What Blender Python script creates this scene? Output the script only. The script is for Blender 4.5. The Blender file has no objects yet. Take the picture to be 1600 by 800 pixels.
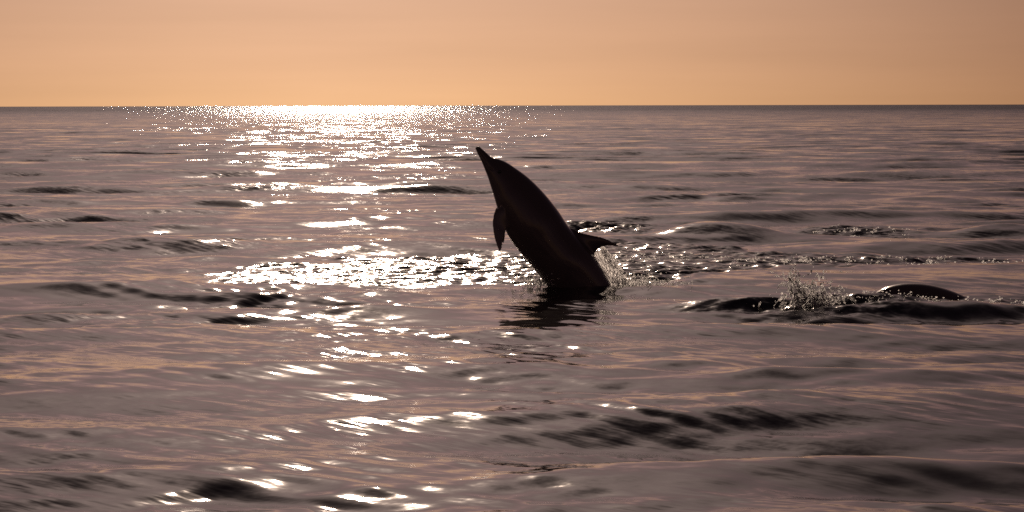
import bpy, bmesh, math, random
import numpy as np
from mathutils import Vector, noise as mnoise

sc = bpy.context.scene
COL = sc.collection
R = math.radians

# ------------------------------------------------------------------ camera
CAM_H = 1.42                      # eye height above the water, standing low in a boat
cam_d = bpy.data.cameras.new('camera'); cam_d.lens = 100; cam_d.sensor_width = 36
cam_d.clip_start = 0.1; cam_d.clip_end = 60000
cam = bpy.data.objects.new('camera', cam_d); COL.objects.link(cam)
cam.location = (0, 0, CAM_H)
cam.rotation_euler = (R(90 - 3.03), 0, 0)
cam.rotation_euler.rotate_axis('Z', R(-0.12))
sc.camera = cam

# ------------------------------------------------------------------ sky and sun
SUN_AZ, SUN_EL = -3.9, 23.5       # degrees: left of the view axis, above the horizon
sdir = Vector((math.sin(R(SUN_AZ)) * math.cos(R(SUN_EL)), math.cos(R(SUN_AZ)) * math.cos(R(SUN_EL)), math.sin(R(SUN_EL))))

w = bpy.data.worlds.new('World'); sc.world = w; w.use_nodes = True
nt = w.node_tree; N = nt.nodes; L = nt.links
N.clear()
def wn(t, **k):
    n = N.new(t)
    for a, b in k.items(): setattr(n, a, b)
    return n
def wmath(op, a, b=None, clamp=False):
    n = wn('ShaderNodeMath', operation=op, use_clamp=clamp)
    for i, v in enumerate((a, b)):
        if v is None: continue
        if isinstance(v, (int, float)): n.inputs[i].default_value = v
        else: L.new(v, n.inputs[i])
    return n.outputs[0]
def ramp(nodes, stops, interp='EASE'):
    n = nodes.new('ShaderNodeValToRGB'); cr = n.color_ramp; cr.interpolation = interp
    while len(cr.elements) < len(stops): cr.elements.new(0.5)
    for e, (p, c) in zip(cr.elements, stops):
        e.position = p; e.color = (*c, 1) if len(c) == 3 else c
    return n
tc = wn('ShaderNodeTexCoord')
sep = wn('ShaderNodeSeparateXYZ'); L.new(tc.outputs['Generated'], sep.inputs[0])
el = wmath('MULTIPLY', wmath('ARCSINE', sep.outputs[2]), 2 / math.pi, True)          # 0 horizon .. 1 zenith
# hazy golden-hour air: peach at the horizon, mauve grey higher up
rp = ramp(N, [(0.0, (0.77, 0.425, 0.205)), (0.010, (0.70, 0.390, 0.215)), (0.026, (0.62, 0.355, 0.225)), (0.045, (0.61, 0.355, 0.245)), (0.085, (0.45, 0.265, 0.262)),
              (0.17, (0.225, 0.136, 0.165)), (0.34, (0.080, 0.051, 0.066)), (1.0, (0.055, 0.040, 0.047))], 'LINEAR')
L.new(el, rp.inputs[0])
dot = wn('ShaderNodeVectorMath', operation='DOT_PRODUCT'); L.new(tc.outputs['Generated'], dot.inputs[0])
hd = Vector((sdir.x, sdir.y, 0)).normalized(); dot.inputs[1].default_value = hd
az = wmath('MULTIPLY', wmath('ARCCOSINE', dot.outputs['Value']), 1 / math.pi)        # 0 towards the sun .. 1 away
ra = ramp(N, [(0.0, (1.15, 1.17, 1.24)), (0.015, (1.09, 1.10, 1.15)), (0.036, (0.93, .915, .95)), (0.078, (0.55, .50, .52)), (0.14, (0.36, .32, .335)), (0.35, (0.30, .27, .285)), (1.0, (0.36, .32, .335))], 'LINEAR')
L.new(az, ra.inputs[0])
mul = wn('ShaderNodeVectorMath', operation='MULTIPLY'); L.new(rp.outputs[0], mul.inputs[0]); L.new(ra.outputs[0], mul.inputs[1])
# thin veil of high cloud: long soft streaks
mp = wn('ShaderNodeMapping'); mp.inputs['Scale'].default_value = (1.6, 1.6, 26)
L.new(tc.outputs['Generated'], mp.inputs[0])
nz = wn('ShaderNodeTexNoise'); nz.inputs['Scale'].default_value = 3.0; nz.inputs['Detail'].default_value = 4
L.new(mp.outputs[0], nz.inputs['Vector'])
cl = wn('ShaderNodeMapRange'); cl.inputs[1].default_value = 0.25; cl.inputs[2].default_value = 0.75
cl.inputs[3].default_value = 0.94; cl.inputs[4].default_value = 1.06
L.new(nz.outputs['Fac'], cl.inputs[0])
mul2 = wn('ShaderNodeVectorMath', operation='SCALE'); L.new(mul.outputs[0], mul2.inputs[0]); L.new(cl.outputs[0], mul2.inputs['Scale'])
sky = wn('ShaderNodeTexSky', sky_type='NISHITA', sun_disc=False)
sky.sun_elevation = R(SUN_EL); sky.sun_rotation = R(SUN_AZ); sky.dust_density = 3.0; sky.altitude = 0
# soft aureole of the sun in the haze
dt2 = wn('ShaderNodeVectorMath', operation='DOT_PRODUCT'); L.new(tc.outputs['Generated'], dt2.inputs[0]); dt2.inputs[1].default_value = sdir
ang = wmath('ARCCOSINE', wmath('MINIMUM', dt2.outputs['Value'], 0.99999))
aur = wmath('EXPONENT', wmath('MULTIPLY', wmath('POWER', wmath('MULTIPLY', ang, 1 / R(9.0)), 1.6), -1.0))
au3 = wn('ShaderNodeVectorMath', operation='SCALE'); au3.inputs[0].default_value = (0.85, 0.62, 0.55); L.new(aur, au3.inputs['Scale'])
au4 = wn('ShaderNodeVectorMath', operation='ADD'); L.new(mul2.outputs[0], au4.inputs[0]); L.new(au3.outputs[0], au4.inputs[1])
bg1 = wn('ShaderNodeBackground'); L.new(au4.outputs[0], bg1.inputs[0]); bg1.inputs[1].default_value = 0.97
bg2 = wn('ShaderNodeBackground'); L.new(sky.outputs[0], bg2.inputs[0]); bg2.inputs[1].default_value = 0.002
add = wn('ShaderNodeAddShader'); L.new(bg1.outputs[0], add.inputs[0]); L.new(bg2.outputs[0], add.inputs[1])
out = wn('ShaderNodeOutputWorld'); L.new(add.outputs[0], out.inputs[0])

sun_d = bpy.data.lights.new('sun', 'SUN'); sun_d.energy = 3.4; sun_d.angle = R(0.53); sun_d.color = (1.0, 0.76, 0.58)
sun = bpy.data.objects.new('sun', sun_d); COL.objects.link(sun)
sun.rotation_euler = sdir.to_track_quat('Z', 'Y').to_euler()

vs = sc.view_settings
vs.view_transform = 'Standard'; vs.look = 'None'; vs.exposure = 0.0; vs.gamma = 1.0; vs.use_curve_mapping = False
sc.cycles.use_denoising = False
sc.cycles.sample_clamp_direct = 0; sc.cycles.sample_clamp_indirect = 6
sc.cycles.max_bounces = 8; sc.cycles.caustics_reflective = True; sc.cycles.caustics_refractive = True
sc.cycles.pixel_filter_type = 'BLACKMAN_HARRIS'; sc.cycles.filter_width = 1.6
sc.cycles.use_adaptive_sampling = False

# ------------------------------------------------------------------ helpers
def link(name, me, mat=None, parent=None, loc=(0, 0, 0)):
    o = bpy.data.objects.new(name, me); COL.objects.link(o)
    if mat: me.materials.append(mat)
    o.location = loc; o.parent = parent
    return o
def tag(o, **k):
    for a, b in k.items(): o[a] = b
    return o
def newmat(name):
    m = bpy.data.materials.new(name); m.use_nodes = True
    return m, m.node_tree.nodes, m.node_tree.links, m.node_tree.nodes['Principled BSDF']

# ------------------------------------------------------------------ the sea
# one height field: wind waves as a sum of wave trains, plus the local shapes
# the animals push up; rows and columns get coarser with distance.
rng = np.random.default_rng(11)
ys = [7.0]
while ys[-1] < 30000:
    y = ys[-1]
    ys.append(y + min(max(0.030, y * y / (CAM_H * 2844) * (0.36 if y < 28 else 0.25)), y * 0.35))
ys = np.array([-60, -30, -15, -8, -3, 0, 2, 3.5, 4.6, 5.4, 6.0, 6.4, 6.7, 6.85] + ys)
tan_in = np.linspace(-math.tan(R(13.2)), math.tan(R(13.2)), 1080)
t_out = np.tan(np.radians(np.linspace(13.6, 76, 34)))
tans = np.concatenate([-t_out[::-1], tan_in, t_out])
scale = np.maximum(np.abs(ys), 6.0)
X = (tans[None, :] * scale[:, None]).astype(np.float32)
Y = np.repeat(ys[:, None], len(tans), 1).astype(np.float32)
dy = np.gradient(ys)[:, None].astype(np.float32)
dxc = np.gradient(tans)[None, :].astype(np.float32) * scale[:, None].astype(np.float32)
D = np.maximum(np.abs(dy), dxc)

def trains(n, lam0, lam1, spread, seed, mean=0.0):
    g = np.random.default_rng(seed)
    lam = lam0 * (lam1 / lam0) ** ((np.arange(n) + g.random(n)) / n)
    th = np.radians(mean + spread * g.standard_normal(n))
    return lam, th, g.random(n) * 2 * math.pi
def add_trains(lams, ths, phs, slope, Dk):
    """sum of sinusoids with total rms slope 'slope'"""
    Z = np.zeros_like(X); a = slope * math.sqrt(2.0 / len(lams))
    for l, t, p in zip(lams, ths, phs):
        k = 2 * math.pi / l
        f = np.clip((l / Dk - 2.5) / 3.0, 0, 1)
        rows = np.where(f.max(1) > 0)[0]
        if len(rows) == 0: continue
        r0, r1 = rows[0], rows[-1] + 1
        ph = (k * math.sin(t)) * X[r0:r1] + (k * math.cos(t)) * Y[r0:r1] + p
        Z[r0:r1] += np.float32(a / k) * np.sin(ph) * f[r0:r1]
    return Z
def low_field(lam, seed, n=14):
    """smooth random field, roughly unit variance"""
    g = np.random.default_rng(seed); F = np.zeros_like(X)
    for _ in range(n):
        l = lam * (0.6 + 1.1 * g.random()); t = g.random() * 6.283; k = 6.283 / l
        F += np.sin(k * math.sin(t) * X + k * math.cos(t) * Y * 0.8 + g.random() * 6.283).astype(np.float32)
    return F * math.sqrt(2.0 / n)
def sstep(a, b, v):
    t = np.clip((v - a) / (b - a), 0, 1); return t * t * (3 - 2 * t)
fadeD = np.clip(1.6 - D / 3.0, 0, 1)
G1 = np.exp(0.25 * low_field(6.0, 21)) * fadeD + (1 - fadeD)
G2 = np.exp(0.35 * low_field(3.2, 22)) * fadeD + (1 - fadeD)
Z = add_trains(*trains(26, 3.2, 11.0, 11, 1, 4), 0.028, D)
Z += add_trains(*trains(40, 1.1, 3.2, 17, 2, -5), 0.060, D) * G1
Z += add_trains(*trains(44, 0.42, 1.1, 27, 3, 4), 0.056, D) * G2
Z += add_trains(*trains(30, 0.16, 0.42, 48, 4, 0), 0.030, D) * G2 ** 1.5
# a fresh set of ripples running across the older waves, in patches
G3 = np.clip(0.5 + 0.8 * low_field(2.4, 23), 0, 1.8)
Z += add_trains(*trains(22, 0.13, 0.30, 9, 6, 42), 0.040, D) * G3

def bump(x, y, rx, ry, h, rot=0.0, p=1.0):
    c, s = math.cos(R(rot)), math.sin(R(rot))
    u = ((X - x) * c + (Y - y) * s) / rx; v = (-(X - x) * s + (Y - y) * c) / ry
    return h * np.exp(-(u * u + v * v) ** p)

# calm the wave trains where an animal has flattened or heaped the water
near = (Y > 17) & (Y < 38) & (np.abs(X) < 9)
# chop masks: shattered little wavelets round the leaping animal
wob = 0.16 * np.sin(X * 2.1 + 0.5) + 0.10 * np.sin(X * 5.3) + 0.35 * low_field(0.9, 31, 20) * np.clip((Y - 22.5) / 2.0, 0.1, 1)
far_edge = 24.6 + 1.7 * sstep(-2.2, 0.0, X)
chop_l = sstep(22.36, 22.46, Y + 0.02 * wob) * (1 - sstep(-0.25, 0.25, Y - far_edge - wob)) * sstep(-2.75, -1.9, X + 0.5 * wob) * (1 - sstep(0.35, 0.75, X))
far_r = 28.6 - 2.6 * sstep(1.3, 3.2, X)
near_r = 22.5 + 1.9 * sstep(0.95, 2.3, X)
chop_r = sstep(-0.10, 0.12, Y - near_r - 0.5 * wob) * (1 - sstep(-0.4, 0.4, Y - far_r - wob)) * sstep(0.3, 0.7, X) * (1 - sstep(2.6, 3.6, X))
chop_b = np.exp(-((X - 1.15) / 0.62) ** 4 - ((Y - 33.3) / 1.25) ** 4)
chop_c = np.exp(-((X - 3.75) / 0.62) ** 4 - ((Y - 31.6) / 1.4) ** 4) * 0.8
chop_d = np.exp(-((X - 3.6) / 1.0) ** 4 - ((Y - 25.6) / 0.6) ** 4) * 0.85
chop_s = np.exp(-((X - 2.32) / 0.50) ** 4 - ((Y - 20.0) / 0.52) ** 4)
chop_w = np.exp(-((X - 1.55) / 0.42) ** 4 - ((Y - 20.15) / 0.34) ** 4) * 0.55
chop_t = np.exp(-((X - 3.1) / 0.75) ** 4 - ((Y - 20.45) / 0.16) ** 4) * 0.9
chop = np.clip(chop_l + chop_r + chop_b + chop_c + chop_d + chop_s + chop_w + chop_t, 0, 1)
calm = 1 - 0.55 * np.clip(chop_l + chop_r + chop_s, 0, 1)
Z *= calm
Zc = add_trains(*trains(60, 0.12, 0.34, 70, 5, 0), 0.115, D * 0.62)
Z += Zc * chop * (0.55 + 0.75 * np.clip(G2, 0, 1.6))
# swell the disturbed patches slightly towards the back so that they face the viewer
Z += 0.045 * chop_l * sstep(22.4, 25.8, Y) + 0.05 * chop_r * sstep(22.6, 27.5, Y)
# the smooth lip of water in front of the leaping animal
Z += bump(0.3, 22.0, 2.6, 0.30, 0.008) 
# humps and furrows heaped by animals moving under the surface
Z += bump(2.2, 30.4, 0.62, 0.48, 0.18, 4, 1.2) - bump(2.0, 28.9, 0.9, 0.5, 0.03)
Z += bump(5.45, 30.9, 0.6, 0.45, 0.12, 0, 1.2) + bump(3.8, 31.8, 0.7, 0.7, 0.06) 
Z += bump(3.0, 26.6, 0.62, 0.35, 0.055, 2) + bump(4.1, 28.2, 1.5, 0.5, 0.07, -3)
Z += bump(2.5, 25.2, 0.7, 0.25, 0.03)
Z += bump(2.95, 19.75, 0.80, 0.23, 0.09, 3, 1.3) + bump(2.45, 20.3, 0.62, 0.28, 0.085) + bump(3.5, 20.3, 0.9, 0.35, 0.05, 0) + bump(3.42, 20.8, 0.55, 0.3, 0.085, 0)
Z += bump(1.52, 20.2, 0.46, 0.22, 0.075, -5, 1.3) - bump(2.7, 19.2, 1.0, 0.25, 0.02)
# broad low swells rolling in on the right
Z += bump(2.3, 13.5, 1.5, 0.36, 0.050, 4) + bump(1.7, 10.9, 1.5, 0.30, 0.034, -5) + bump(1.0, 15.3, 0.5, 0.3, 0.025)

def sea_z(x, y):
    i = min(max(int(np.searchsorted(ys, y)), 0), len(ys) - 1)
    return float(Z[i, min(int(np.searchsorted(tans, x / scale[i])), len(tans) - 1)])
nr, nc = X.shape
verts = np.stack([X, Y, Z], -1).reshape(-1, 3).astype(np.float32)
ii = (np.arange(nr - 1)[:, None] * nc + np.arange(nc - 1)[None, :]).reshape(-1)
quads = np.stack([ii, ii + 1, ii + nc + 1, ii + nc], -1).astype(np.int32)
me = bpy.data.meshes.new('sea')
me.vertices.add(len(verts)); me.vertices.foreach_set('co', verts.ravel())
me.loops.add(quads.size); me.loops.foreach_set('vertex_index', quads.ravel())
me.polygons.add(len(quads)); me.polygons.foreach_set('loop_start', np.arange(0, quads.size, 4, dtype=np.int32))
me.update(calc_edges=True)
me.polygons.foreach_set('use_smooth', np.ones(len(quads), dtype=bool))
at = me.attributes.new('chop', 'FLOAT', 'POINT'); at.data.foreach_set('value', chop.astype(np.float32).ravel())

m_sea, n, l, bs = newmat('sea_water')
bs.inputs['Base Color'].default_value = (0.010, 0.008, 0.009, 1)
bs.inputs['Roughness'].default_value = 0.05; bs.inputs['IOR'].default_value = 1.333
def add_slope(nodes, links, coord, layers):
    """normal tilted by small ripples: each layer = (scale xyz, detail, slope x, slope y, factor socket)"""
    geo = nodes.new('ShaderNodeNewGeometry'); acc = geo.outputs['Normal']
    for lay in layers:
        if lay[0] == 'dir':                                  # long-crested ripples running in one direction
            _, deg, (sl, sc_), det, k_, fac = lay
            r1 = nodes.new('ShaderNodeMapping'); r1.inputs['Rotation'].default_value = (0, 0, R(deg)); links.new(coord, r1.inputs[0])
            r2 = nodes.new('ShaderNodeMapping'); r2.inputs['Scale'].default_value = (sl, sc_, 1); links.new(r1.outputs[0], r2.inputs[0])
            t = nodes.new('ShaderNodeTexNoise'); t.inputs['Scale'].default_value = 1; t.inputs['Detail'].default_value = det; t.inputs['Distortion'].default_value = 0.25
            links.new(r2.outputs[0], t.inputs['Vector'])
            v_ = mnode(nodes, links, 'MULTIPLY', mnode(nodes, links, 'SUBTRACT', t.outputs['Fac'], 0.5), fac)
            s2 = nodes.new('ShaderNodeVectorMath'); s2.operation = 'SCALE'; s2.inputs[0].default_value = (math.sin(R(deg)) * k_, math.cos(R(deg)) * k_, 0); links.new(v_, s2.inputs['Scale'])
            a = nodes.new('ShaderNodeVectorMath'); a.operation = 'ADD'; links.new(acc, a.inputs[0]); links.new(s2.outputs[0], a.inputs[1]); acc = a.outputs[0]
            continue
        sc3, det, sx, sy, fac = lay
        mpn = nodes.new('ShaderNodeMapping'); mpn.inputs['Scale'].default_value = sc3; links.new(coord, mpn.inputs[0])
        t = nodes.new('ShaderNodeTexNoise'); t.inputs['Scale'].default_value = 1; t.inputs['Detail'].default_value = det
        t.inputs['Roughness'].default_value = 0.55
        links.new(mpn.outputs[0], t.inputs['Vector'])
        s1 = nodes.new('ShaderNodeVectorMath'); s1.operation = 'SUBTRACT'; links.new(t.outputs['Color'], s1.inputs[0]); s1.inputs[1].default_value = (.5, .5, .5)
        s2 = nodes.new('ShaderNodeVectorMath'); s2.operation = 'MULTIPLY'; links.new(s1.outputs[0], s2.inputs[0]); s2.inputs[1].default_value = (sx, sy, 0)
        o = s2.outputs[0]
        if fac is not None:
            s3 = nodes.new('ShaderNodeVectorMath'); s3.operation = 'SCALE'; links.new(o, s3.inputs[0]); links.new(fac, s3.inputs['Scale']); o = s3.outputs[0]
        a = nodes.new('ShaderNodeVectorMath'); a.operation = 'ADD'; links.new(acc, a.inputs[0]); links.new(o, a.inputs[1]); acc = a.outputs[0]
    nn = nodes.new('ShaderNodeVectorMath'); nn.operation = 'NORMALIZE'; links.new(acc, nn.inputs[0])
    return nn.outputs[0]
def mnode(nodes, links, op, a, b):
    q = nodes.new('ShaderNodeMath'); q.operation = op
    for i, v in enumerate((a, b)):
        if isinstance(v, (int, float)): q.inputs[i].default_value = v
        else: links.new(v, q.inputs[i])
    return q.outputs[0]
tcs = n.new('ShaderNodeTexCoord'); oc = tcs.outputs['Object']
atn = n.new('ShaderNodeAttribute'); atn.attribute_name = 'chop'
# cat's paws: breeze patches that ruffle the skin of the water
pm = n.new('ShaderNodeMapping'); pm.inputs['Scale'].default_value = (0.35, 0.22, 1); l.new(oc, pm.inputs[0])
pn = n.new('ShaderNodeTexNoise'); pn.inputs['Scale'].default_value = 1; pn.inputs['Detail'].default_value = 3; l.new(pm.outputs[0], pn.inputs['Vector'])
pr = n.new('ShaderNodeMapRange'); pr.inputs[1].default_value = 0.42; pr.inputs[2].default_value = 0.72; pr.inputs[3].default_value = 0.25; pr.inputs[4].default_value = 1.5
l.new(pn.outputs['Fac'], pr.inputs[0])
g3m = n.new('ShaderNodeMapping'); g3m.inputs['Scale'].default_value = (0.6, 0.4, 1); g3m.inputs['Location'].default_value = (7, 3, 0); l.new(oc, g3m.inputs[0])
g3n = n.new('ShaderNodeTexNoise'); g3n.inputs['Scale'].default_value = 1; g3n.inputs['Detail'].default_value = 2; l.new(g3m.outputs[0], g3n.inputs['Vector'])
g3 = n.new('ShaderNodeMapRange'); g3.inputs[1].default_value = 0.40; g3.inputs[2].default_value = 0.62; g3.inputs[3].default_value = 0.1; g3.inputs[4].default_value = 1.2
l.new(g3n.outputs['Fac'], g3.inputs[0])
# far off, the waves too small for the mesh live on as slopes
sp = n.new('ShaderNodeSeparateXYZ'); l.new(oc, sp.inputs[0])
fr = n.new('ShaderNodeMapRange'); fr.inputs[1].default_value = 26; fr.inputs[2].default_value = 85; fr.inputs[3].default_value = 0; fr.inputs[4].default_value = 1
l.new(sp.outputs[1], fr.inputs[0])
l.new(mnode(n, l, 'ADD', mnode(n, l, 'MULTIPLY', atn.outputs['Fac'], 0.07), 0.05), bs.inputs['Roughness'])
nrm = add_slope(n, l, oc, [
    ((11, 15, 1), 1.5, 0.16, 0.17, pr.outputs[0]),
    ((34, 48, 1), 1.0, 0.08, 0.08, pr.outputs[0]),
    ('dir', 42, (2.6, 15), 1.2, 0.42, g3.outputs[0]),
    ('dir', 33, (7, 44), 1.0, 0.26, g3.outputs[0]),
    ((0.9, 1.5, 1), 2.5, 0.55, 0.55, fr.outputs[0]),
    ((0.22, 0.30, 1), 2.0, 0.32, 0.38, fr.outputs[0]),
    ((13, 13, 1), 2.0, 0.8, 0.9, atn.outputs['Fac']),
])
# wave faces hide the backs behind them at these low angles: the distant sea shows mostly fronts
tl = n.new('ShaderNodeVectorMath'); tl.operation = 'SCALE'; tl.inputs[0].default_value = (0, -0.095, 0)
fr2 = n.new('ShaderNodeMapRange'); fr2.inputs[1].default_value = 250; fr2.inputs[2].default_value = 900; fr2.inputs[3].default_value = 0; fr2.inputs[4].default_value = 1.3; l.new(sp.outputs[1], fr2.inputs[0])
l.new(mnode(n, l, 'ADD', mnode(n, l, 'ADD', fr.outputs[0], fr2.outputs[0]), mnode(n, l, 'MULTIPLY', atn.outputs['Fac'], 1.45)), tl.inputs['Scale'])
ta = n.new('ShaderNodeVectorMath'); ta.operation = 'ADD'; l.new(nrm, ta.inputs[0]); l.new(tl.outputs[0], ta.inputs[1])
tn = n.new('ShaderNodeVectorMath'); tn.operation = 'NORMALIZE'; l.new(ta.outputs[0], tn.inputs[0])
l.new(tn.outputs[0], bs.inputs['Normal'])
sea = link('sea', me, m_sea); tag(sea, kind='structure')

# ------------------------------------------------------------------ the dolphins
def catmull(P, n):
    P = np.array(P, float); m = len(P); out = []
    for t in np.linspace(0, m - 1, n):
        i = min(int(t), m - 2); f = t - i
        p0, p1, p2, p3 = P[max(i - 1, 0)], P[i], P[i + 1], P[min(i + 2, m - 1)]
        out.append(0.5 * (2 * p1 + (p2 - p0) * f + (2 * p0 - 5 * p1 + 4 * p2 - p3) * f * f + (3 * p1 - p0 - 3 * p2 + p3) * f ** 3))
    return np.array(out)
def loft(bm, rings):
    vs_ = [[bm.verts.new(p) for p in r] for r in rings]
    k = len(vs_[0])
    for a, b in zip(vs_[:-1], vs_[1:]):
        for i in range(k):
            bm.faces.new((a[i], a[(i + 1) % k], b[(i + 1) % k], b[i]))
    bm.faces.new(vs_[0][::-1]); bm.faces.new(vs_[-1])
def fin(bm, secs, n=7):
    """secs: (leading point, trailing point, thickness, side vector); lens-shaped sections"""
    S = catmull([list(a) + list(b) + [t] + list(nv) for a, b, t, nv in secs], 4 * len(secs))
    rings = []
    for q in S:
        le, te, th, nv = Vector(q[0:3]), Vector(q[3:6]), q[6], Vector(q[7:10]).normalized()
        up, lo = [], []
        for i in range(n + 1):
            u = i / n; c = le.lerp(te, u); h = th * 0.5 * (1.9 * math.sqrt(u + 0.004) * (1 - u) ** 0.9 + 0.10)
            up.append(c + nv * h); lo.append(c - nv * h)
        rings.append(up + lo[::-1])
    loft(bm, rings)
def skin_material():
    m, n, l, bs = newmat('dolphin_skin')
    a = n.new('ShaderNodeAttribute'); a.attribute_name = 'belly'
    t = n.new('ShaderNodeTexCoord'); q = n.new('ShaderNodeTexNoise'); q.inputs['Scale'].default_value = 9; q.inputs['Detail'].default_value = 5
    l.new(t.outputs['Object'], q.inputs['Vector'])
    ad = mnode(n, l, 'ADD', a.outputs['Fac'], mnode(n, l, 'MULTIPLY', mnode(n, l, 'SUBTRACT', q.outputs['Fac'], 0.5), 0.35))
    rpn = ramp(n, [(0.0, (0.065, 0.051, 0.051)), (0.52, (0.07, 0.056, 0.056)), (0.78, (0.085, 0.069, 0.067)), (0.95, (0.11, 0.092, 0.088))], 'EASE')
    l.new(ad, rpn.inputs[0]); l.new(rpn.outputs[0], bs.inputs['Base Color'])
    q2 = n.new('ShaderNodeTexNoise'); q2.inputs['Scale'].default_value = 40; q2.inputs['Detail'].default_value = 3; l.new(t.outputs['Object'], q2.inputs['Vector'])
    mr = n.new('ShaderNodeMapRange'); mr.inputs[3].default_value = 0.12; mr.inputs[4].default_value = 0.26; l.new(q2.outputs['Fac'], mr.inputs[0]); l.new(mr.outputs[0], bs.inputs['Roughness'])
    bs.inputs['IOR'].default_value = 1.36
    bs.inputs['Coat Weight'].default_value = 0.35; bs.inputs['Coat Roughness'].default_value = 0.06; bs.inputs['Coat IOR'].default_value = 1.33   # film of water
    return m
M_SKIN = skin_material()
M_EYE, n, l, b_ = newmat('eye'); b_.inputs['Base Color'].default_value = (0.006, 0.005, 0.005, 1); b_.inputs['Roughness'].default_value = 0.08

def make_dolphin(stations, dorsal, flippers, tail, mouth, eye, loc, rotz=0.0):
    """stations: (back x, back z, belly x, belly z, width/depth); one continuous skin"""
    S = catmull(stations, 90)
    bm = bmesh.new(); rings = []
    for bx, bz, vx, vz, wr in S:
        c = Vector(((bx + vx) / 2, 0, (bz + vz) / 2)); d = Vector(((bx - vx) / 2, 0, (bz - vz) / 2)); a = d.length; d.normalize()
        ring = []
        for k in range(36):
            t = 2 * math.pi * k / 36; cc, ss = math.cos(t), math.sin(t)
            ring.append(c + d * a * math.copysign(abs(cc) ** 0.93, cc) + Vector((0, 1, 0)) * a * wr * math.copysign(abs(ss) ** 0.93, ss))
        rings.append(ring)
    loft(bm, rings)
    fin(bm, dorsal)
    for f in flippers: fin(bm, f)
    # flukes: two swept blades at the tail
    tp, td = Vector(tail[0]), Vector(tail[1]).normalized(); up = td.cross(Vector((0, 1, 0))).normalized()
    for sgn in (-1, 1):
        Yv = Vector((0, sgn, 0))
        fin(bm, [(tp - td * .10 - Yv * .01, tp + td * .10 - Yv * .01, .05, up), (tp - td * .05 + Yv * .07, tp + td * .12 + Yv * .06, .034, up),
                 (tp + td * .04 + Yv * .17, tp + td * .16 + Yv * .16, .024, up), (tp + td * .13 + Yv * .255, tp + td * .185 + Yv * .25, .014, up)])
    bmesh.ops.recalc_face_normals(bm, faces=bm.faces)
    tmp = bpy.data.meshes.new('dolphin_raw'); bm.to_mesh(tmp); bm.free()
    o = bpy.data.objects.new('dolphin_raw', tmp); COL.objects.link(o)
    rm = o.modifiers.new('r', 'REMESH'); rm.mode = 'VOXEL'; rm.voxel_size = 0.0065
    sm = o.modifiers.new('s', 'SMOOTH'); sm.factor = 0.5; sm.iterations = 6
    dg = bpy.context.evaluated_depsgraph_get(); ev = o.evaluated_get(dg)
    me = bpy.data.meshes.new_from_object(ev); me.name = 'dolphin'
    bpy.data.objects.remove(o); bpy.data.meshes.remove(tmp)
    co = np.empty(len(me.vertices) * 3, np.float32); me.vertices.foreach_get('co', co); co = co.reshape(-1, 3)
    # groove of the mouth, on both sides
    mo = catmull(mouth, 60)
    cen = np.stack([(S[:, 0] + S[:, 2]) / 2, (S[:, 1] + S[:, 3]) / 2], 1)
    dd = np.stack([(S[:, 0] - S[:, 2]) / 2, (S[:, 1] - S[:, 3]) / 2], 1); al = np.linalg.norm(dd, axis=1)
    idx = np.argmin(((co[:, None, [0, 2]] - cen[None, ::3]) ** 2).sum(-1), 1) * 3
    proj = ((co[:, [0, 2]] - cen[idx]) * dd[idx]).sum(1) / np.maximum(al[idx], 1e-4) ** 2
    dist = np.sqrt(((co[:, None, [0, 2]] - mo[None]) ** 2).sum(-1)).min(1)
    co[:, 1] -= np.sign(co[:, 1]) * 0.006 * np.exp(-(dist / 0.007) ** 2)
    me.vertices.foreach_set('co', co.ravel())
    at = me.attributes.new('belly', 'FLOAT', 'POINT'); at.data.foreach_set('value', np.clip(0.5 - 0.5 * proj, 0, 1).astype(np.float32))
    me.materials.clear()
    me.polygons.foreach_set('use_smooth', np.ones(len(me.polygons), dtype=bool)); me.update()
    ob = link('dolphin', me, M_SKIN, loc=loc); ob.rotation_euler[2] = rotz
    for sgn in (-1, 1):
        # eye on the skin: farthest vertex at that spot on this side
        near_ = np.where(((co[:, 0] - eye[0]) ** 2 + (co[:, 2] - eye[1]) ** 2 < 0.012 ** 2) & (co[:, 1] * sgn > 0))[0]
        yy = float(np.abs(co[near_, 1]).max()) if len(near_) else 0.09
        eb = bmesh.new(); bmesh.ops.create_uvsphere(eb, u_segments=14, v_segments=10, radius=0.013)
        bmesh.ops.scale(eb, vec=(1.25, 0.6, 0.9), verts=eb.verts)
        for f in eb.faces: f.smooth = True
        em = bpy.data.meshes.new('eye'); eb.to_mesh(em); eb.free()
        link('eye', em, M_EYE, ob, (eye[0], sgn * (yy - 0.001), eye[1]))
    return ob

K = 0.001757
def q(zx, zz): return (zx * K - 1.004, 1.245 - zz * K)          # local metres, origin at the water line
raw = [(140, 81, 122, 88, 1.0), (158, 97, 134, 116, 1.0), (178, 115, 147, 141, 1.02), (196, 131, 158, 166, 0.98), (226, 138, 169, 194, 0.92), (262, 153, 180, 222, 0.9),
       (305, 181, 191, 258, 0.88), (352, 215, 205, 303, 0.86), (400, 259, 220, 355, 0.86), (448, 312, 243, 420, 0.86), (495, 372, 272, 487, 0.86), (540, 440, 312, 545, 0.85),
       (598, 508, 355, 597, 0.82), (655, 572, 398, 650, 0.78), (702, 650, 450, 715, 0.72), (745, 730, 520, 790, 0.66), (790, 820, 605, 870, 0.58), (825, 900, 690, 932, 0.50),
       (862, 985, 770, 1003, 0.42), (880, 1040, 835, 1050, 0.5)]
st = [(*q(a, b), *q(c, d), e) for a, b, c, d, e in raw]
def q3(zx, zz, y): a = q(zx, zz); return (a[0], y, a[1])
SIDE = (0, 1, 0)
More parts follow.
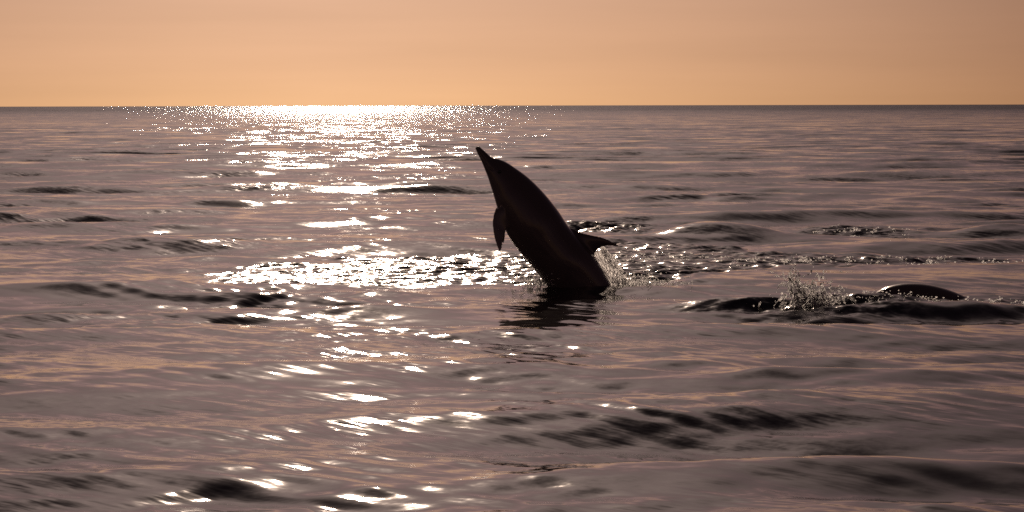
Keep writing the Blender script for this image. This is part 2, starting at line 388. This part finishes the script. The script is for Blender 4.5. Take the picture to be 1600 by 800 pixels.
dorsal = [(q3(500, 430, 0), q3(625, 580, 0), .075, SIDE), (q3(548, 447, 0), q3(655, 574, 0), .055, SIDE), (q3(592, 468, 0), q3(660, 560, 0), .040, SIDE), (q3(645, 481, 0), q3(675, 542, 0), .030, SIDE),
          (q3(700, 494, 0), q3(704, 531, 0), .020, SIDE), (q3(765, 526, 0), q3(764, 532, 0), .010, SIDE)]
def flip(y0, y1, sx, sz):
    pts = [(240, 350, 310, 410), (213, 366, 272, 442), (203, 400, 258, 460), (201, 432, 254, 474), (206, 475, 249, 497), (216, 512, 245, 522), (231, 551, 237, 552)]
    out = []
    for i, (a, b, c, d) in enumerate(pts):
        f = i / 6; y = y0 + (y1 - y0) * f
        out.append((q3(a + sx * f, b + sz * f, y), q3(c + sx * f, d + sz * f, y), .052 - .034 * f, (0.35, 1, 0.1)))
    return out
d1 = make_dolphin(st, dorsal, [flip(-.10, -.17, 0, 0), flip(.09, .19, 14, -30)], (q3(858, 1045, 0), (0.45, 0, -0.89)),
                  [q(128, 92), q(152, 125), q(172, 152), q(188, 178), q(200, 186)], q(232, 196), (0.50, 22.35, 0.0))
tag(d1, label='dark dolphin leaping upright out of the sea, beak raised', category='dolphin', group='dolphins at the surface')

# a second one, just lifting its forehead and nape through the surface; rest of it slopes down into the water
sp_ = np.array([(-.42, -.075), (-.34, -.070), (-.26, -.055), (-.20, -.045), (-.12, -.045), (0.0, -.055), (.14, -.085), (.30, -.150), (.48, -.255), (.68, -.400), (.90, -.575), (1.10, -.745), (1.28, -.905), (1.42, -1.03), (1.52, -1.12)])
hb = [.018, .022, .030, .062, .105, .140, .165, .185, .195, .190, .160, .115, .070, .040, .020]
hv = [.016, .022, .034, .060, .100, .140, .175, .200, .210, .200, .170, .120, .075, .040, .020]
wr = [1, 1, 1, .95, .9, .88, .86, .86, .86, .84, .78, .7, .6, .5, .5]
tg = np.gradient(sp_, axis=0); tg /= np.linalg.norm(tg, axis=1)[:, None]; nm = np.stack([-tg[:, 1], tg[:, 0]], 1)
st2 = [(*(p + n_ * b), *(p - n_ * v), w_) for p, n_, b, v, w_ in zip(sp_, nm, hb, hv, wr)]
def along(x0, h, y=0.0):
    i = np.interp(x0, sp_[:, 0], np.arange(len(sp_))); p = np.array([np.interp(i, np.arange(len(sp_)), sp_[:, k]) for k in (0, 1)]); v = np.array([np.interp(i, np.arange(len(sp_)), nm[:, k]) for k in (0, 1)])
    r_ = p + v * h; return (r_[0], y, r_[1])
dors2 = [(along(.46, .12), along(.76, .12), .07, SIDE), (along(.55, .20), along(.76, .20), .05, SIDE), (along(.64, .26), along(.77, .25), .035, SIDE), (along(.71, .31), along(.79, .295), .022, SIDE), (along(.79, .36), along(.81, .355), .012, SIDE)]
def flip2(s): return [(along(.02, -.08, s * .08), along(.17, -.10, s * .08), .045, (0, .5, 1)), (along(.10, -.12, s * .17), along(.21, -.14, s * .16), .035, (0, .5, 1)), (along(.19, -.16, s * .25), along(.25, -.17, s * .24), .022, (0, .5, 1)), (along(.27, -.19, s * .31), along(.285, -.195, s * .31), .012, (0, .5, 1))]
d2 = make_dolphin(st2, dors2, [flip2(-1), flip2(1)], ((1.50, 0, -1.10), (0.75, 0, -0.66)), [along(-.41, -.002)[::2], along(-.3, -.004)[::2], along(-.2, -.01)[::2], along(-.12, -.02)[::2]],
                  along(-.07, -.012)[::2], (2.86, 20.72, 0.035))
tag(d2, label='dolphin submerged but for its smooth black forehead, behind a small splash', category='dolphin', group='dolphins at the surface')

# ------------------------------------------------------------------ splashes: drops and torn strands of clear water
M_WATER, n, l, b_ = newmat('clear_water')
b_.inputs['Base Color'].default_value = (1, 1, 1, 1); b_.inputs['Transmission Weight'].default_value = 1; b_.inputs['IOR'].default_value = 1.333; b_.inputs['Roughness'].default_value = 0.05
_tr = n.new('ShaderNodeBsdfTranslucent'); _tr.inputs[0].default_value = (0.85, 0.85, 0.85, 1)       # aerated spray
_mx = n.new('ShaderNodeMixShader'); _mx.inputs[0].default_value = 0.62; _o = n['Material Output']
l.new(b_.outputs[0], _mx.inputs[1]); l.new(_tr.outputs[0], _mx.inputs[2]); l.new(_mx.outputs[0], _o.inputs[0])
_ib = bmesh.new(); bmesh.ops.create_icosphere(_ib, subdivisions=1, radius=1)
ICO_V = np.array([v.co for v in _ib.verts], np.float32); ICO_F = np.array([[v.index for v in f.verts] for f in _ib.faces], np.int32); _ib.free()
def drops_object(name, drops, extra=None):
    """drops: (centre, radius, stretch vector) -> one mesh of real droplets"""
    V, F, off = [], [], 0
    for c, r, s in drops:
        sv = np.array(s, np.float32); ln = np.linalg.norm(sv)
        P = ICO_V * r
        if ln > 1e-6: P = P + (ICO_V @ (sv / ln))[:, None] * sv[None]
        V.append(P + np.array(c, np.float32)); F.append(ICO_F + off); off += len(ICO_V)
    if extra:
        for ev_, ef in extra: V.append(np.array(ev_, np.float32)); F.append(np.array(ef, np.int32) + off); off += len(ev_)
    V = np.concatenate(V); F = np.concatenate(F)
    me = bpy.data.meshes.new(name); me.from_pydata(V.tolist(), [], F.tolist())
    me.polygons.foreach_set('use_smooth', np.ones(len(F), dtype=bool)); me.update()
    return link(name, me, M_WATER)
rnd = random.Random(5)
def jets(cx, cy, z0, n, vx, vz, wid, dep, rmin, rmax, strands=0.5, tspan=0.24):
    """drops along ballistic paths thrown up from a patch of water"""
    out = []
    for _ in range(n):
        x, y = cx + rnd.gauss(0, wid), cy + rnd.gauss(0, dep)
        ux, uz, uy = rnd.gauss(*vx), abs(rnd.gauss(*vz)), rnd.gauss(0, .25)
        m_ = rnd.randint(4, 14) if rnd.random() < strands else 1
        t = rnd.random() * tspan
        for k in range(m_):
            tt = t + k * 0.0045
            p = (x + ux * tt, y + uy * tt, z0 + uz * tt - 4.9 * tt * tt)
            if p[2] < -0.01: break
            r = rmin + (rmax - rmin) * rnd.random() ** 2.5
            if m_ > 1: r *= 0.75 - 0.4 * k / m_; s = (ux * .005, uy * .005, (uz - 9.8 * tt) * .005)
            else: s = (0, 0, 0)
            out.append((p, r, s))
    return out
def curtain(p00, p01, p10, p11, nu, nv, lump, thick, seed):
    """torn sheet of falling water: p00-p01 top edge, p10-p11 foot; closed thin mesh with streaks along the fall"""
    a = []
    for j in range(nv):
        for i in range(nu):
            u, v = i / (nu - 1), j / (nv - 1)
            p = Vector(p00).lerp(Vector(p01), u).lerp(Vector(p10).lerp(Vector(p11), u), v)
            h = mnoise.noise(Vector((u * 11 + seed, v * 3.0, 0))) + .6 * mnoise.noise(Vector((u * 27, v * 8 + seed, 3)))
            p.y += lump * h + 0.05 * math.sin(u * 3.1); p.x += .012 * mnoise.noise(Vector((u * 5, v * 9, seed))); p.z += .010 * mnoise.noise(Vector((u * 9, v * 5, seed + 4)))
            a.append((p, thick * (0.5 + 0.8 * abs(mnoise.noise(Vector((u * 16, v * 5, seed + 9)))))))
    V = [(p.x, p.y - t, p.z) for p, t in a] + [(p.x, p.y + t, p.z) for p, t in a]; F = []; o = nu * nv
    for j in range(nv - 1):
        for i in range(nu - 1):
            k = j * nu + i; f = (k, k + 1, k + nu + 1, k + nu)
            F += [(f[0], f[1], f[2]), (f[0], f[2], f[3]), (f[2] + o, f[1] + o, f[0] + o), (f[3] + o, f[2] + o, f[0] + o)]
    edge = [j * nu for j in range(nv)][::-1] + list(range(1, nu)) + [j * nu + nu - 1 for j in range(1, nv)] + [(nv - 1) * nu + i for i in range(nu - 1)][::-1][:-1]
    m_ = len(edge)
    for i in range(m_):
        e0, e1 = edge[i], edge[(i + 1) % m_]; F += [(e1, e0, e0 + o), (e1, e0 + o, e1 + o)]
    return V, F
ox, oy = 0.50, 22.35
# behind the fin: water still streaming off the back
D1 = jets(ox + .42, oy + .12, 0.0, 330, (.15, .35), (.9, .35), .12, .10, .002, .009)
D1 += jets(ox + .62, oy + .05, 0.0, 260, (.3, .5), (.6, .3), .13, .10, .002, .009)
D1 += [((ox + .20 + .27 * u + .03 * rnd.random(), oy + .10 + rnd.gauss(0, .05), .30 * (1 - v) + .0), .002 + .004 * rnd.random() ** 2, (.004, 0, -.010)) for u, v in [((lambda v_: (v_ * rnd.random() ** .6, v_))(rnd.random())) for _ in range(420)]]
s1 = drops_object('water_splash', D1, [curtain((ox + .15, oy + .06, .255), (ox + .215, oy + .10, .30), (ox + .27, oy + .02, -.02), (ox + .47, oy + .10, -.02), 60, 44, .016, .004, 2.0)])
tag(s1, kind='stuff', label='water streaming off behind the fin of the leaping dolphin', category='splash')
# in front of the belly
D2 = jets(ox - .24, oy - .02, 0.0, 420, (-.25, .35), (.9, .4), .08, .07, .0022, .008) + jets(ox - .42, oy + .05, .0, 70, (-.1, .3), (2.1, .5), .06, .06, .002, .0045, .8)
s2 = drops_object('water_splash', D2); tag(s2, kind='stuff', label='sparkling drops thrown up under the belly of the leaping dolphin', category='splash')
# bow splash of the second animal
D3 = jets(2.10, 19.95, .02, 620, (-.05, .42), (1.1, .5), .07, .06, .0022, .013, .75) + jets(2.0, 19.95, .02, 60, (-.15, .12), (2.1, .15), .02, .02, .003, .009, .9) + jets(2.4, 20.1, .05, 260, (.1, .5), (.5, .25), .20, .10, .002, .005, .3)
s3 = drops_object('water_splash', D3); tag(s3, kind='stuff', label='small splash of drops ahead of the submerged dolphin', category='splash')
D4 = []
for _ in range(26):
    bx_, by_ = 2.5 + 1.5 * rnd.random(), 20.30 + rnd.gauss(0, .04)
    for _k in range(rnd.randint(2, 12)):
        D4.append(((bx_ + rnd.gauss(0, .028), by_ + rnd.gauss(0, .02), sea_z(bx_, by_) + abs(rnd.gauss(0, .014))), .002 + .005 * rnd.random() ** 2.5, (.006 * rnd.random(), 0, 0)))
s4 = drops_object('water_splash', D4); tag(s4, kind='stuff', label='thin line of drops along the wave before the submerged dolphin', category='splash')

# flecks of spray left lying along the wake
D5 = []
for cx, cy, wx, wy, nb in ((1.25, 25.6, .55, 1.1, 55), (2.5, 24.9, .75, .35, 46), (4.0, 25.3, .8, .45, 34), (3.8, 31.4, .55, .8, 26), (1.2, 33.0, .5, .8, 26), (0.95, 22.7, .22, .12, 22)):
    for _ in range(nb):
        bx_, by_ = cx + rnd.gauss(0, wx * .55), cy + rnd.gauss(0, wy * .55)
        for _k in range(rnd.randint(1, 9)):
            px_, py_ = bx_ + rnd.gauss(0, .035), by_ + rnd.gauss(0, .03)
            D5.append(((px_, py_, sea_z(px_, py_) + abs(rnd.gauss(0, .008))), .0025 + .006 * rnd.random() ** 2.5, (.008 * rnd.random(), 0, 0)))
s5 = drops_object('water_splash', D5); tag(s5, kind='stuff', label='bright flecks of spray scattered along the wake behind the leaping dolphin', category='splash')
